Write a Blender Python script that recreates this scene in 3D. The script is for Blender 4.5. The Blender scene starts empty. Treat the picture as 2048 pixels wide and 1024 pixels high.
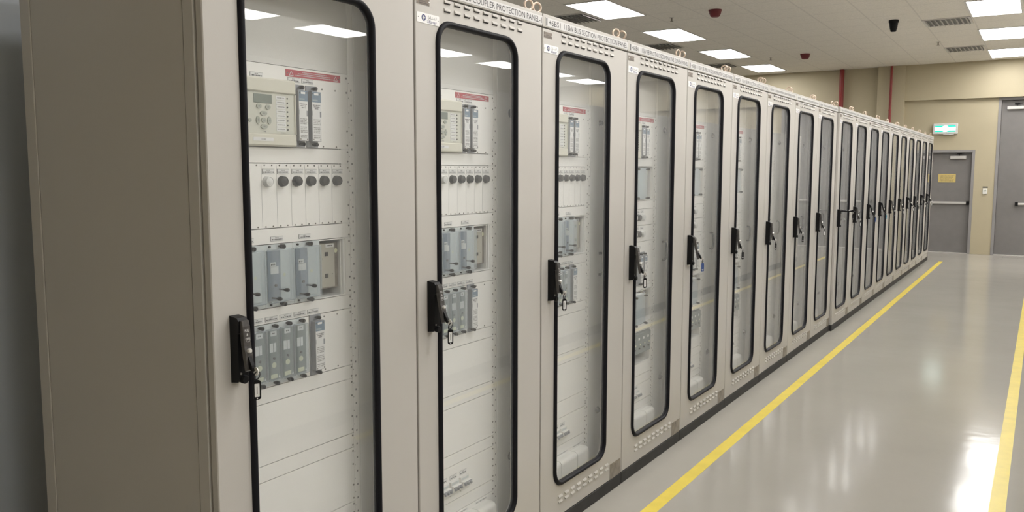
import bpy, math, random
from mathutils import Vector, Matrix
random.seed(7)
C = bpy.context.scene.collection
PI = math.pi
W, H, HC, YW = 0.8, 2.184, 3.63, 16.85      # cabinet width, height, ceiling height, far wall

# ------------------------------------------------------------------ materials
def mat(name, col, rough=0.5, metal=0.0, bump=0.0, bscale=400.0, var=0.0, vscale=3.0, emit=None, spec=0.5, coat=0.0):
    m = bpy.data.materials.new(name); m.use_nodes = True
    nt = m.node_tree; b = nt.nodes['Principled BSDF']
    b.inputs['Base Color'].default_value = (*col, 1)
    b.inputs['Roughness'].default_value = rough
    b.inputs['Metallic'].default_value = metal
    b.inputs['Specular IOR Level'].default_value = spec
    b.inputs['Coat Weight'].default_value = coat
    tc = nt.nodes.new('ShaderNodeTexCoord')
    if var > 0:
        n = nt.nodes.new('ShaderNodeTexNoise'); n.inputs['Scale'].default_value = vscale; n.inputs['Detail'].default_value = 4
        nt.links.new(tc.outputs['Object'], n.inputs['Vector'])
        r = nt.nodes.new('ShaderNodeValToRGB')
        r.color_ramp.elements[0].position = 0.3; r.color_ramp.elements[1].position = 0.7
        r.color_ramp.elements[0].color = (*[c * (1 - var) for c in col], 1)
        r.color_ramp.elements[1].color = (*[min(1, c * (1 + var)) for c in col], 1)
        nt.links.new(n.outputs['Fac'], r.inputs['Fac']); nt.links.new(r.outputs['Color'], b.inputs['Base Color'])
    if bump > 0:
        n2 = nt.nodes.new('ShaderNodeTexNoise'); n2.inputs['Scale'].default_value = bscale; n2.inputs['Detail'].default_value = 2
        nt.links.new(tc.outputs['Object'], n2.inputs['Vector'])
        bp = nt.nodes.new('ShaderNodeBump'); bp.inputs['Strength'].default_value = bump; bp.inputs['Distance'].default_value = 0.001
        nt.links.new(n2.outputs['Fac'], bp.inputs['Height']); nt.links.new(bp.outputs['Normal'], b.inputs['Normal'])
    if emit:
        b.inputs['Emission Color'].default_value = (*emit[0], 1); b.inputs['Emission Strength'].default_value = emit[1]
    return m

def clear_mat(name, tint, f0, rough=0.0, haze=0.0, hazecol=(0.6, 0.62, 0.62)):
    """clear sheet: transmits with a tint, reflects by Schlick's Fresnel term, optional pale haze"""
    m = bpy.data.materials.new(name); m.use_nodes = True
    nt = m.node_tree; nt.nodes.clear(); L = nt.links.new
    out = nt.nodes.new('ShaderNodeOutputMaterial')
    tr = nt.nodes.new('ShaderNodeBsdfTransparent'); tr.inputs['Color'].default_value = (*tint, 1)
    gl = nt.nodes.new('ShaderNodeBsdfGlossy'); gl.inputs['Roughness'].default_value = rough
    lw = nt.nodes.new('ShaderNodeLayerWeight'); lw.inputs['Blend'].default_value = 0.5
    p = nt.nodes.new('ShaderNodeMath'); p.operation = 'POWER'; p.inputs[1].default_value = 5.0
    ma = nt.nodes.new('ShaderNodeMath'); ma.operation = 'MULTIPLY_ADD'; ma.inputs[1].default_value = 1 - f0; ma.inputs[2].default_value = f0
    L(lw.outputs['Facing'], p.inputs[0]); L(p.outputs[0], ma.inputs[0])
    src = tr.outputs[0]
    if haze > 0:
        df = nt.nodes.new('ShaderNodeBsdfDiffuse'); df.inputs['Color'].default_value = (*hazecol, 1)
        mh = nt.nodes.new('ShaderNodeMixShader')
        # pale haze that imitates veiling light; it grows with the slant of the ray
        co = nt.nodes.new('ShaderNodeMath'); co.operation = 'SUBTRACT'; co.inputs[0].default_value = 1.08; L(lw.outputs['Facing'], co.inputs[1])
        dv = nt.nodes.new('ShaderNodeMath'); dv.operation = 'DIVIDE'; dv.inputs[0].default_value = haze; L(co.outputs[0], dv.inputs[1]); L(dv.outputs[0], mh.inputs[0])
        L(src, mh.inputs[1]); L(df.outputs[0], mh.inputs[2]); src = mh.outputs[0]
    mx = nt.nodes.new('ShaderNodeMixShader')
    L(ma.outputs[0], mx.inputs[0]); L(src, mx.inputs[1]); L(gl.outputs[0], mx.inputs[2]); L(mx.outputs[0], out.inputs[0])
    return m

M = {}
M['paint']   = mat('cabinet_paint', (0.495, 0.474, 0.440), 0.42, bump=0.12, bscale=700)
M['strip']   = mat('strip_paint', (0.62, 0.61, 0.60), 0.4)
M['panel']   = mat('panel_white', (0.92, 0.905, 0.87), 0.45, bump=0.05, bscale=500)
M['frame']   = mat('swing_frame_grey', (0.84, 0.84, 0.82), 0.45)
M['blank']   = mat('shaded_blank_sheet', (0.74, 0.73, 0.70), 0.45)  # darker than the panels: shade under the cabinet roof put into the colour
M['dark']    = mat('dark_cavity', (0.05, 0.05, 0.05), 0.7)
M['rubber']  = mat('black_rubber', (0.008, 0.008, 0.011), 0.5, bump=0.2, bscale=900, spec=0.18)
M['black']   = mat('black_plastic', (0.006, 0.006, 0.007), 0.42, spec=0.2)
M['lever']   = mat('worn_lever', (0.075, 0.07, 0.067), 0.36, metal=0.2, var=0.3, vscale=60)
M['plinth']  = mat('plinth_black', (0.022, 0.021, 0.02), 0.55, var=0.3, vscale=12)
M['chrome']  = mat('chrome', (0.88, 0.87, 0.85), 0.3, metal=0.6)
M['steel']   = mat('screw_steel', (0.33, 0.32, 0.30), 0.35, metal=0.8)
M['zinc']    = mat('zinc_plate', (0.27, 0.24, 0.205), 0.4, metal=0.35, var=0.25, vscale=30)
M['bronze']  = mat('rating_plate', (0.16, 0.13, 0.105), 0.4, metal=0.3, var=0.2, vscale=40)
M['eye']     = mat('eye_bolt_metal', (0.62, 0.50, 0.40), 0.35, metal=0.6)
M['badge']   = mat('badge_white', (0.82, 0.81, 0.80), 0.35)
M['ink']     = mat('ink_black', (0.03, 0.03, 0.035), 0.6)
M['navy']    = mat('ink_navy', (0.035, 0.045, 0.16), 0.5)
M['inkgrey'] = mat('ink_grey', (0.30, 0.30, 0.29), 0.6)
M['label']   = mat('label_white', (0.80, 0.80, 0.79), 0.45)
M['white']   = mat('white_plastic', (0.80, 0.79, 0.75), 0.4)
M['cream']   = mat('relay_cream', (0.72, 0.70, 0.60), 0.5)
M['creamf']  = mat('relay_face', (0.66, 0.66, 0.58), 0.5)
M['lcd']     = mat('lcd_grey', (0.20, 0.23, 0.20), 0.3)
M['btn']     = mat('button_grey', (0.42, 0.44, 0.38), 0.5)
M['greyblk'] = mat('relay_grey', (0.30, 0.31, 0.33), 0.5)
M['bluegr']  = mat('relay_blue', (0.20, 0.27, 0.34), 0.5)
M['modblue'] = mat('module_blue', (0.20, 0.245, 0.31), 0.5)
M['modgrey'] = mat('module_green_grey', (0.20, 0.23, 0.225), 0.55)
M['modlite'] = mat('module_light', (0.62, 0.66, 0.66), 0.5)
M['yellowst']= mat('sticker_yellow', (0.72, 0.72, 0.50), 0.5)
M['beige']   = mat('unit_beige', (0.50, 0.48, 0.41), 0.5)
M['red']     = mat('warning_red', (0.46, 0.055, 0.075), 0.45)
M['lampw']   = mat('lamp_white', (0.72, 0.72, 0.70), 0.3)
M['lampk']   = mat('lamp_black', (0.03, 0.03, 0.032), 0.4)
M['tagblue'] = mat('tag_blue', (0.05, 0.09, 0.25), 0.4)
M['tagteal'] = mat('tag_teal', (0.03, 0.20, 0.28), 0.4)
M['glass']   = clear_mat('door_glass', (0.985, 0.99, 0.99), 0.045, haze=0.03, hazecol=(0.85, 0.86, 0.86))  # haze mixed in to brighten the panes, most at a slant
M['clear']   = clear_mat('clear_cover', (0.90, 0.93, 0.94), 0.04, 0.08, haze=0.16, hazecol=(0.75, 0.80, 0.84))
M['cwall']   = mat('wall_cream', (0.445, 0.39, 0.27), 0.6, bump=0.15, bscale=120, var=0.03, vscale=2)
M['gwall']   = mat('wall_grey', (0.40, 0.43, 0.46), 0.7)
M['door']    = mat('door_grey', (0.19, 0.18, 0.175), 0.45, var=0.05, vscale=6)
M['dframe']  = mat('door_frame_grey', (0.26, 0.25, 0.25), 0.5)
M['alu']     = mat('aluminium', (0.62, 0.60, 0.58), 0.35, metal=0.35)
M['pipe']    = mat('pipe_red', (0.24, 0.022, 0.02), 0.4)
M['detred']  = mat('detector_red', (0.14, 0.012, 0.018), 0.5)
M['yline']   = mat('line_yellow', (0.86, 0.68, 0.10), 0.35, var=0.06, vscale=9)
M['vent']    = mat('vent_white', (0.62, 0.60, 0.57), 0.5)
M['notice']  = mat('notice_yellow', (0.62, 0.48, 0.17), 0.6)
M['exitframe']= mat('exit_white', (0.66, 0.67, 0.66), 0.5)
M['exitgreen']= mat('exit_green', (0.0, 0.25, 0.18), 0.4, emit=((0.0, 0.72, 0.53), 1.1))
M['exitlit'] = mat('exit_lit', (0.9, 1, 0.97), 0.4, emit=((0.85, 1.0, 0.96), 6.0))
M['light']   = mat('lamp_diffuser', (0.9, 0.9, 0.9), 0.5, emit=((1.0, 0.985, 0.965), 18.0))
M['lightfr'] = mat('lamp_frame', (0.75, 0.74, 0.72), 0.5)

# polished epoxy floor
def floor_mat():
    m = mat('epoxy_floor', (0.42, 0.40, 0.36), 0.12, spec=0.16)
    nt = m.node_tree; b = nt.nodes['Principled BSDF']; L = nt.links.new
    tc = nt.nodes.new('ShaderNodeTexCoord')
    n = nt.nodes.new('ShaderNodeTexNoise'); n.inputs['Scale'].default_value = 1.3; n.inputs['Detail'].default_value = 6
    L(tc.outputs['Object'], n.inputs['Vector'])
    r = nt.nodes.new('ShaderNodeValToRGB')
    r.color_ramp.elements[0].position = .3; r.color_ramp.elements[1].position = .75
    r.color_ramp.elements[0].color = (0.40, 0.38, 0.34, 1); r.color_ramp.elements[1].color = (0.44, 0.418, 0.375, 1)
    L(n.outputs['Fac'], r.inputs['Fac']); L(r.outputs['Color'], b.inputs['Base Color'])
    w = nt.nodes.new('ShaderNodeTexNoise'); w.inputs['Scale'].default_value = 5.0; w.inputs['Detail'].default_value = 3
    L(tc.outputs['Object'], w.inputs['Vector'])
    bp = nt.nodes.new('ShaderNodeBump'); bp.inputs['Strength'].default_value = 0.25; bp.inputs['Distance'].default_value = 0.004
    L(w.outputs['Fac'], bp.inputs['Height']); L(bp.outputs['Normal'], b.inputs['Normal'])
    return m
M['floor'] = floor_mat()

# suspended ceiling: mineral tiles in a T-bar grid
def ceiling_mat():
    col = (0.80, 0.765, 0.70)
    m = mat('ceiling_tiles', col, 0.8)
    nt = m.node_tree; b = nt.nodes['Principled BSDF']; L = nt.links.new
    tc = nt.nodes.new('ShaderNodeTexCoord'); sx = nt.nodes.new('ShaderNodeSeparateXYZ'); L(tc.outputs['Object'], sx.inputs[0])
    def band(sock, off, per, hw):
        a = nt.nodes.new('ShaderNodeMath'); a.operation = 'ADD'; a.inputs[1].default_value = off + 40 * per; L(sock, a.inputs[0])
        d = nt.nodes.new('ShaderNodeMath'); d.operation = 'MODULO'; d.inputs[1].default_value = per; L(a.outputs[0], d.inputs[0])
        s = nt.nodes.new('ShaderNodeMath'); s.operation = 'LESS_THAN'; s.inputs[1].default_value = hw; L(d.outputs[0], s.inputs[0])
        return s.outputs[0]
    g = nt.nodes.new('ShaderNodeMath'); g.operation = 'MAXIMUM'
    L(band(sx.outputs['X'], 3.455, 0.6035, 0.018), g.inputs[0]); L(band(sx.outputs['Y'], -7.985, 0.595, 0.018), g.inputs[1])
    n = nt.nodes.new('ShaderNodeTexNoise'); n.inputs['Scale'].default_value = 55; n.inputs['Detail'].default_value = 5
    L(tc.outputs['Object'], n.inputs['Vector'])
    r = nt.nodes.new('ShaderNodeValToRGB')
    r.color_ramp.elements[0].position = .3; r.color_ramp.elements[1].position = .62
    r.color_ramp.elements[0].color = (*[c * .90 for c in col], 1); r.color_ramp.elements[1].color = (*[c * 1.03 for c in col], 1)
    L(n.outputs['Fac'], r.inputs['Fac'])
    mx = nt.nodes.new('ShaderNodeMixRGB'); mx.inputs[2].default_value = (0.68, 0.65, 0.60, 1)
    L(g.outputs[0], mx.inputs[0]); L(r.outputs['Color'], mx.inputs[1]); L(mx.outputs[0], b.inputs['Base Color'])
    return m
M['ceil'] = ceiling_mat()

# ------------------------------------------------------------------ mesh builder
class MB:
    def __init__(s): s.v = []; s.f = []; s.m = []; s.sm = []
    def add(s, vs, fs, m, smooth=False):
        o = len(s.v); s.v += [tuple(v) for v in vs]
        for f in fs: s.f.append([i + o for i in f]); s.m.append(m); s.sm.append(smooth)
    def box(s, x0, x1, y0, y1, z0, z1, m, bev=0.0):
        if bev <= 0:
            vs = [(x, y, z) for x in (x0, x1) for y in (y0, y1) for z in (z0, z1)]
            s.add(vs, [(0, 1, 3, 2), (4, 6, 7, 5), (0, 4, 5, 1), (2, 3, 7, 6), (0, 2, 6, 4), (1, 5, 7, 3)], m); return
        b = min(bev, (x1 - x0) / 2.01, (y1 - y0) / 2.01, (z1 - z0) / 2.01)
        vs = []; idx = {}
        X, Y, Z = (x0, x1), (y0, y1), (z0, z1)
        for i in (0, 1):
            for j in (0, 1):
                for k in (0, 1):
                    sx, sy, sz = (1 if i == 0 else -1), (1 if j == 0 else -1), (1 if k == 0 else -1)
                    for a in range(3):
                        p = [X[i] + sx * b, Y[j] + sy * b, Z[k] + sz * b]
                        p[a] = (X[i], Y[j], Z[k])[a]
                        idx[i, j, k, a] = len(vs); vs.append(tuple(p))
        fs = []
        for i in (0, 1): fs.append([idx[i, 0, 0, 0], idx[i, 1, 0, 0], idx[i, 1, 1, 0], idx[i, 0, 1, 0]])
        for j in (0, 1): fs.append([idx[0, j, 0, 1], idx[1, j, 0, 1], idx[1, j, 1, 1], idx[0, j, 1, 1]])
        for k in (0, 1): fs.append([idx[0, 0, k, 2], idx[1, 0, k, 2], idx[1, 1, k, 2], idx[0, 1, k, 2]])
        for i in (0, 1):
            for j in (0, 1): fs.append([idx[i, j, 0, 0], idx[i, j, 1, 0], idx[i, j, 1, 1], idx[i, j, 0, 1]])
            for k in (0, 1): fs.append([idx[i, 0, k, 0], idx[i, 1, k, 0], idx[i, 1, k, 2], idx[i, 0, k, 2]])
        for j in (0, 1):
            for k in (0, 1): fs.append([idx[0, j, k, 1], idx[1, j, k, 1], idx[1, j, k, 2], idx[0, j, k, 2]])
        for i in (0, 1):
            for j in (0, 1):
                for k in (0, 1): fs.append([idx[i, j, k, 0], idx[i, j, k, 1], idx[i, j, k, 2]])
        s.add(vs, fs, m)
    def prism(s, pts, a0, a1, m, axis='x', smooth=False):
        """pts: 2D outline in the two other axes (x: (y,z); y: (x,z); z: (x,y))"""
        def P(p, a):
            return (a, p[0], p[1]) if axis == 'x' else (p[0], a, p[1]) if axis == 'y' else (p[0], p[1], a)
        n = len(pts)
        s.add([P(p, a0) for p in pts] + [P(p, a1) for p in pts], [(i, (i + 1) % n, n + (i + 1) % n, n + i) for i in range(n)], m, smooth)
        s.add([P(p, a0) for p in pts], [tuple(range(n))[::-1]], m); s.add([P(p, a1) for p in pts], [tuple(range(n))], m)
    def lathe(s, prof, c, m, axis='x', seg=20, smooth=True):
        """prof: [(radius, height along axis)]"""
        vs = []; fs = []
        for r, h in prof:
            for i in range(seg):
                a = 2 * PI * i / seg; u, w = r * math.cos(a), r * math.sin(a)
                vs.append((c[0] + h, c[1] + u, c[2] + w) if axis == 'x' else (c[0] + u, c[1] + h, c[2] + w) if axis == 'y' else (c[0] + u, c[1] + w, c[2] + h))
        for j in range(len(prof) - 1):
            for i in range(seg):
                fs.append((j * seg + i, j * seg + (i + 1) % seg, (j + 1) * seg + (i + 1) % seg, (j + 1) * seg + i))
        s.add(vs, fs, m, smooth)
        if prof[0][0] > 1e-6: s.add(vs[:seg], [tuple(range(seg))[::-1]], m)
        if prof[-1][0] > 1e-6: s.add(vs[-seg:], [tuple(range(seg))], m)
    def cyl(s, c, r, h, m, axis='x', seg=16, ch=0.0):
        s.lathe([(r, 0), (r, h - ch), (r - ch, h)] if ch else [(r, 0), (r, h)], c, m, axis, seg, smooth=True)
    def tube(s, pts, r, m, closed=False, seg=8):
        pts = [Vector(p) for p in pts]; n = len(pts); rings = []; vs = []; up = None
        for i, p in enumerate(pts):
            a = pts[(i - 1) % n] if (closed or i > 0) else p; b = pts[(i + 1) % n] if (closed or i < n - 1) else p
            t = (b - a).normalized()
            if up is None:
                up = Vector((0, 0, 1)) if abs(t.z) < .9 else Vector((1, 0, 0))
            sd = t.cross(up).normalized(); up = sd.cross(t).normalized()
            rr = r[i] if isinstance(r, (list, tuple)) else r
            for k in range(seg):
                g = 2 * PI * k / seg; vs.append(tuple(p + sd * math.cos(g) * rr + up * math.sin(g) * rr))
        fs = []
        for i in range(n if closed else n - 1):
            j = (i + 1) % n
            for k in range(seg): fs.append((i * seg + k, i * seg + (k + 1) % seg, j * seg + (k + 1) % seg, j * seg + k))
        s.add(vs, fs, m, True)
        if not closed:
            s.add(vs[:seg], [tuple(range(seg))[::-1]], m); s.add(vs[-seg:], [tuple(range(seg))], m)
    def quad(s, x, y0, y1, z0, z1, m): s.add([(x, y0, z0), (x, y1, z0), (x, y1, z1), (x, y0, z1)], [(0, 1, 2, 3)], m)
    def xform(s, mtx, start=0):
        for i in range(start, len(s.v)): s.v[i] = tuple(mtx @ Vector(s.v[i]))
    def mesh(s, name):
        me = bpy.data.meshes.new(name); me.from_pydata(s.v, [], s.f)
        names = []
        for k in s.m:
            if k not in names: names.append(k)
        for k in names: me.materials.append(M[k])
        me.polygons.foreach_set('material_index', [names.index(k) for k in s.m])
        me.polygons.foreach_set('use_smooth', s.sm)
        me.update(); return me
    def build(s, name, parent=None, label=None):
        o = bpy.data.objects.new(name, s.mesh(name)); C.objects.link(o)
        if parent is not None: o.parent = parent
        if label: o['label'] = label
        return o

def rrect(y0, y1, z0, z1, r, n=8):
    pts = []
    for cy, cz, a0 in ((y1 - r, z1 - r, 0), (y0 + r, z1 - r, 90), (y0 + r, z0 + r, 180), (y1 - r, z0 + r, 270)):
        for i in range(n + 1):
            a = math.radians(a0 + 90 * i / n); pts.append((cy + r * math.cos(a), cz + r * math.sin(a)))
    return pts

def tag(o, label, cat, group=None):
    o['label'] = label; o['category'] = cat
    if group: o['group'] = group
    return o
def empty(name, loc, label, cat, group=None):
    o = bpy.data.objects.new(name, None); C.objects.link(o); o.location = loc; o.empty_display_size = .1
    return tag(o, label, cat, group)
def struct(o, label=None):
    o['kind'] = 'structure'
    if label: o['label'] = label
    return o
def copy_tree(o, parent=None):
    c = o.copy(); C.objects.link(c); c.parent = parent
    for ch in KIDS.get(o.name, []): copy_tree(ch, c)
    return c
KIDS = {}
def index_kids():
    KIDS.clear()
    for o in bpy.data.objects:
        if o.parent: KIDS.setdefault(o.parent.name, []).append(o)

# ------------------------------------------------------------------ lettering
_tc = {}
def glyphs(txt):
    if txt in _tc: return _tc[txt]
    cu = bpy.data.curves.new('lettering', 'FONT'); cu.body = txt; cu.resolution_u = 2
    ob = bpy.data.objects.new('lettering', cu); C.objects.link(ob)
    bpy.context.view_layer.update()
    ev = ob.evaluated_get(bpy.context.evaluated_depsgraph_get()); me = ev.to_mesh()
    vs = [(v.co.x, v.co.y) for v in me.vertices]; fs = [tuple(p.vertices) for p in me.polygons]
    ev.to_mesh_clear(); bpy.data.objects.remove(ob); bpy.data.curves.remove(cu)
    _tc[txt] = (vs, fs); return _tc[txt]
def text(mb, txt, x, y0, y1, z0, z1, m):
    """lettering on a face that looks towards +x: stretched to the box y0..y1, z0..z1"""
    vs, fs = glyphs(txt)
    if not vs: return
    u0 = min(v[0] for v in vs); u1 = max(v[0] for v in vs); w0 = min(v[1] for v in vs); w1 = max(v[1] for v in vs)
    mb.add([(x, y0 + (u - u0) / (u1 - u0) * (y1 - y0), z0 + (w - w0) / (w1 - w0) * (z1 - z0)) for u, w in vs], fs, m)
def marks(mb, x, y0, y1, z0, z1, m, rng, wide=0.004):
    """print too small to read in the photo: a line of short strokes"""
    y = y0
    while y < y1 - wide * .4:
        w = rng.uniform(.35, 1.3) * wide; w = min(w, y1 - y)
        mb.quad(x, y, y + w, z0 + rng.uniform(0, .15) * (z1 - z0), z1, m); y += w + rng.uniform(.25, .5) * wide

# ------------------------------------------------------------------ cabinet door and body
GY0, GY1, GZ0, GZ1, GR = 0.109, 0.610, 0.197, 2.058, 0.078
def make_body():
    mb = MB(); xb, xf = -0.806, -0.031
    def side(y0, y1):
        s = 1 if y0 < .4 else -1  # the outer skin sits 2 mm inside the corner posts
        mb.box(xb, -0.7545, y0, y1, .062, H - .004, 'paint', .002)
        mb.box(-0.7515, -0.0745, y0 + (.0022 if s > 0 else 0), y1 - (0 if s > 0 else .0022), .062, H - .004, 'paint')
        mb.box(-0.0715, xf, y0, y1, .062, H - .004, 'paint', .002)
    side(0.002, 0.018); side(W - .018, W - .002)
    mb.box(xb + .02, -.075, .0185, .0215, .08, H - .024, 'panel'); mb.box(xb + .02, -.075, W - .0215, W - .0185, .08, H - .024, 'panel')  # white liners added to bounce light onto the equipment
    mb.box(xb + .02, -.075, .022, W - .022, H - .0245, H - .0225, 'paint'); mb.box(xb + .02, -.075, .022, W - .022, .0805, .0825, 'panel'); mb.box(xb + .0205, xb + .0225, .022, W - .022, .083, H - .025, 'panel')
    mb.box(xb + .001, xb + .02, .02, W - .02, .064, H - .006, 'paint')
    mb.box(xb, xf, .003, W - .003, H - .022, H - .002, 'paint', .002)
    mb.box(xb, xf, .003, W - .003, .06, .08, 'paint')
    mb.box(-.045, xf - .001, .022, .06, .08, H - .02, 'paint')
    mb.box(-.045, xf - .001, W - .035, W - .022, .08, H - .02, 'paint')
    mb.box(xf, -.006, .012, W - .012, .066, .075, 'rubber')
    return mb
def make_plinth():
    mb = MB(); mb.box(-0.80, 0.0, .0015, W - .0015, 0.0, .0585, 'plinth', .002); return mb
def make_door():
    mb = MB(); y0, y1, z0, z1 = .004, W - .004, .0615, 2.1265
    n = 8; hole = rrect(GY0 + .010, GY1 - .010, GZ0 + .010, GZ1 - .010, GR - .01, n); N = len(hole)
    def sheet(x, e, flip, m='paint'):
        oc = [(y1 - e, z1 - e), (y0 + e, z1 - e), (y0 + e, z0 + e), (y1 - e, z0 + e)]
        vs = [(x, *p) for p in hole] + [(x, *p) for p in oc]; fs = []
        for c in range(4):
            st = c * (n + 1)
            for i in range(n): fs.append((st + i, st + i + 1, N + c))
            fs.append((st + n, (st + n + 1) % N, N + (c + 1) % 4, N + c))
        mb.add(vs, [f[::-1] for f in fs] if flip else fs, m)
        return [(x, *p) for p in oc]
    a = sheet(0.0, .0025, True); b = sheet(-.022, 0, False, 'panel')  # back sheet made white to bounce light into the cabinet
    o1 = [(-.0025, y1, z1), (-.0025, y0, z1), (-.0025, y0, z0), (-.0025, y1, z0)]
    mb.add(a + o1, [(i, (i + 1) % 4, 4 + (i + 1) % 4, 4 + i) for i in range(4)], 'paint')
    mb.add(o1 + b, [(i, (i + 1) % 4, 4 + (i + 1) % 4, 4 + i) for i in range(4)], 'paint')
    mb.add([(0, *p) for p in hole] + [(-.022, *p) for p in hole], [(i, (i + 1) % N, N + (i + 1) % N, N + i) for i in range(N)], 'paint')
    # pressed ventilation louvres, two rows of nine above and below the window
    for zc, under_shade in ((2.119, True), (2.092, True), (.149, False), (.126, False)):
        for i in range(9):
            yc = .172 + i * .0572; hw = .0165
            prof = [(0, zc + .007), (.0055, zc - .0015), (.0055, zc - .004), (0, zc - .004)]
            mb.prism(prof, yc - hw, yc + hw, 'paint', 'y')
            if under_shade: mb.box(.0002, .0022, yc - hw + .001, yc + hw - .001, zc - .0075, zc - .004, 'dark')  # dark strip imitates the shade under the upper louvres
    return mb
def make_gasket():
    mb = MB(); prof = [(-.001, 0), (.001, .006), (.005, .0105), (.010, .0118), (.015, .0095), (.018, .004), (.0188, -.003), (.0188, -.012)]
    rings = []
    for o, h in prof: rings.append([(h, *p) for p in rrect(GY0 + o, GY1 - o, GZ0 + o, GZ1 - o, GR - o * .9, 8)])
    n = len(rings[0]); vs = [p for r in rings for p in r]
    mb.add(vs, [(j * n + i, j * n + (i + 1) % n, (j + 1) * n + (i + 1) % n, (j + 1) * n + i) for j in range(len(prof) - 1) for i in range(n)], 'rubber', True)
    return mb
def make_glass():
    mb = MB(); mb.prism(rrect(GY0 + .0184, GY1 - .0184, GZ0 + .0184, GZ1 - .0184, GR - .0166, 8), -.007, -.003, 'glass'); return mb
def make_tag():
    mb = MB(); mb.box(0, .0012, .012, .077, 2.091, 2.1135, 'bronze')
    for y in (.0155, .0735): mb.cyl((.0012, y, 2.102), .0022, .0012, 'chrome', seg=8)
    mb.quad(.0014, .022, .068, 2.0945, 2.096, 'ink'); mb.quad(.0014, .022, .060, 2.100, 2.101, 'ink')
    return mb
def make_badge():
    mb = MB(); mb.prism(rrect(.012, .128, 2.0335, 2.0655, .003, 3), 0, .0014, 'badge')
    x = .0017; cy, cz, r = .046, 2.0505, .0105
    for y in (.0185, .1225): mb.cyl((.0013, y, 2.0495), .0018, .001, 'steel', seg=8)
    k = len(mb.v)                                           # round globe emblem: disc with a light cross and ring
    mb.lathe([(r, 0), (r, .0002)], (x - .0002, cy, cz), 'navy', 'x', 24)
    mb.prism([(cy - .0012, cz - .007), (cy + .0012, cz - .007), (cy + .0012, cz + .007), (cy - .0012, cz + .007)], x, x + .0002, 'badge')
    mb.prism([(cy - .007, cz - .0012), (cy + .007, cz - .0012), (cy + .007, cz + .0012), (cy - .007, cz + .0012)], x, x + .0002, 'badge')
    mb.lathe([(.0052, 0), (.0052, .0003), (.0042, .0003), (.0042, 0)], (x, cy, cz), 'badge', 'x', 20)
    text(mb, 'alfanar', x, .064, .114, 2.0365, 2.0475, 'navy')
    z = 2.0510                                              # the same name in Arabic script, drawn as strokes
    def st(pts, w=.0007):
        for (a, b), (c, d) in zip(pts, pts[1:]):
            t = Vector((c - a, d - b)).normalized(); nx, ny = -t.y * w, t.x * w
            mb.add([(x, a + nx, b + ny), (x, c + nx, d + ny), (x, c - nx, d - ny), (x, a - nx, b - ny)], [(0, 1, 2, 3)], 'inkgrey')
    st([(.113, z), (.113, z + .0095)]); st([(.1095, z + .0095), (.1095, z + .001), (.106, z), (.074, z)])
    st([(.1045, z), (.103, z + .0035), (.1005, z + .0042), (.0985, z + .002), (.099, z)])
    st([(.091, z), (.091, z + .0035)]); st([(.082, z), (.082, z + .0085), (.079, z + .0035)]); st([(.0745, z + .003), (.0735, z - .001), (.069, z - .0025)])
    st([(.076, z), (.070, z + .010)]); 
    for a in (.102, .0915): st([(a - .0008, z + .0065), (a + .0008, z + .0065)], .0008)
    return mb
def make_corner_plate():
    mb = MB(); mb.box(0, .0012, .668, .785, .0625, .139, 'zinc'); mb.cyl((.0010, .722, .128), .004, .0008, 'dark', seg=10)
    for y, z in ((.674, .069), (.779, .069)): mb.cyl((.0012, y, z), .003, .0012, 'steel', seg=8)
    return mb
def make_eye(rot):
    mb = MB(); c = (0, 0, 0)
    mb.cyl((0, 0, -.002), .011, .006, 'eye', 'z', 12); mb.cyl((0, 0, .003), .006, .010, 'eye', 'z', 12)
    mb.tube([(.0185 * math.cos(a), 0, .033 + .0185 * math.sin(a)) for a in [2 * PI * i / 28 for i in range(28)]], .0048, 'eye', True, 10)
    mb.xform(Matrix.Rotation(rot, 4, 'Z')); return mb
def make_lock_base():
    mb = MB(); y0, y1, z0, z1, d = .054, .083, 1.026, 1.1975, .034
    mb.prism([(0, z0), (d - .010, z0 + .003), (d - .004, z0 + .012), (d - .004, z1 - .045), (d, z1 - .040), (d, z1 - .012), (d - .006, z1 - .004), (0, z1)], y0, y1, 'black', 'y')
    mb.lathe([(.011, 0), (.011, .010), (.009, .012)], (d - .008, .069, 1.036), 'black', 'x', 14)
    mb.cyl((d - .004, .060, 1.052), .003, .0015, 'steel', seg=8)
    return mb
def make_lever(ang, long=False):
    """lever hinged at the top of its base; ang is how far it stands out"""
    mb = MB(); zt = 1.182
    mb.prism([(.030, zt), (.034, zt + .006), (.042, zt + .004), (.044, zt - .010), (.042, 1.122), (.045, 1.098), (.043, 1.062), (.036, 1.058), (.033, 1.090), (.031, 1.13)], .058, .080, 'black' if ang > .22 else 'lever', 'y')
    for i, (t, w) in enumerate((('PULL', .013), ('&', .0045), ('OPEN', .014))):
        z = 1.158 - i * .0105; text(mb, t, .0450, .0687 - w / 2, .0687 + w / 2, z, z + .0066, 'label')
    mb.tube([(.0450, .0687 - .006 + .0012 * k, 1.1325 + .0022 * abs(k - 5) / 5) for k in range(11)], .0005, 'label', seg=4)
    mb.lathe([(.006, 0), (.0065, .006), (.004, .009)], (.043, .069, 1.110), 'chrome', 'x', 14)
    mb.prism([(.040, 1.095), (.046, 1.096), (.055, 1.074), (.058, 1.060), (.053, 1.056), (.046, 1.066)], .064, .074, 'black', 'y')
    piv = Vector((.036, 0, zt))
    mb.xform(Matrix.Translation(piv) @ Matrix.Rotation(-ang, 4, 'Y') @ Matrix.Translation(-piv)); return mb

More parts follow.
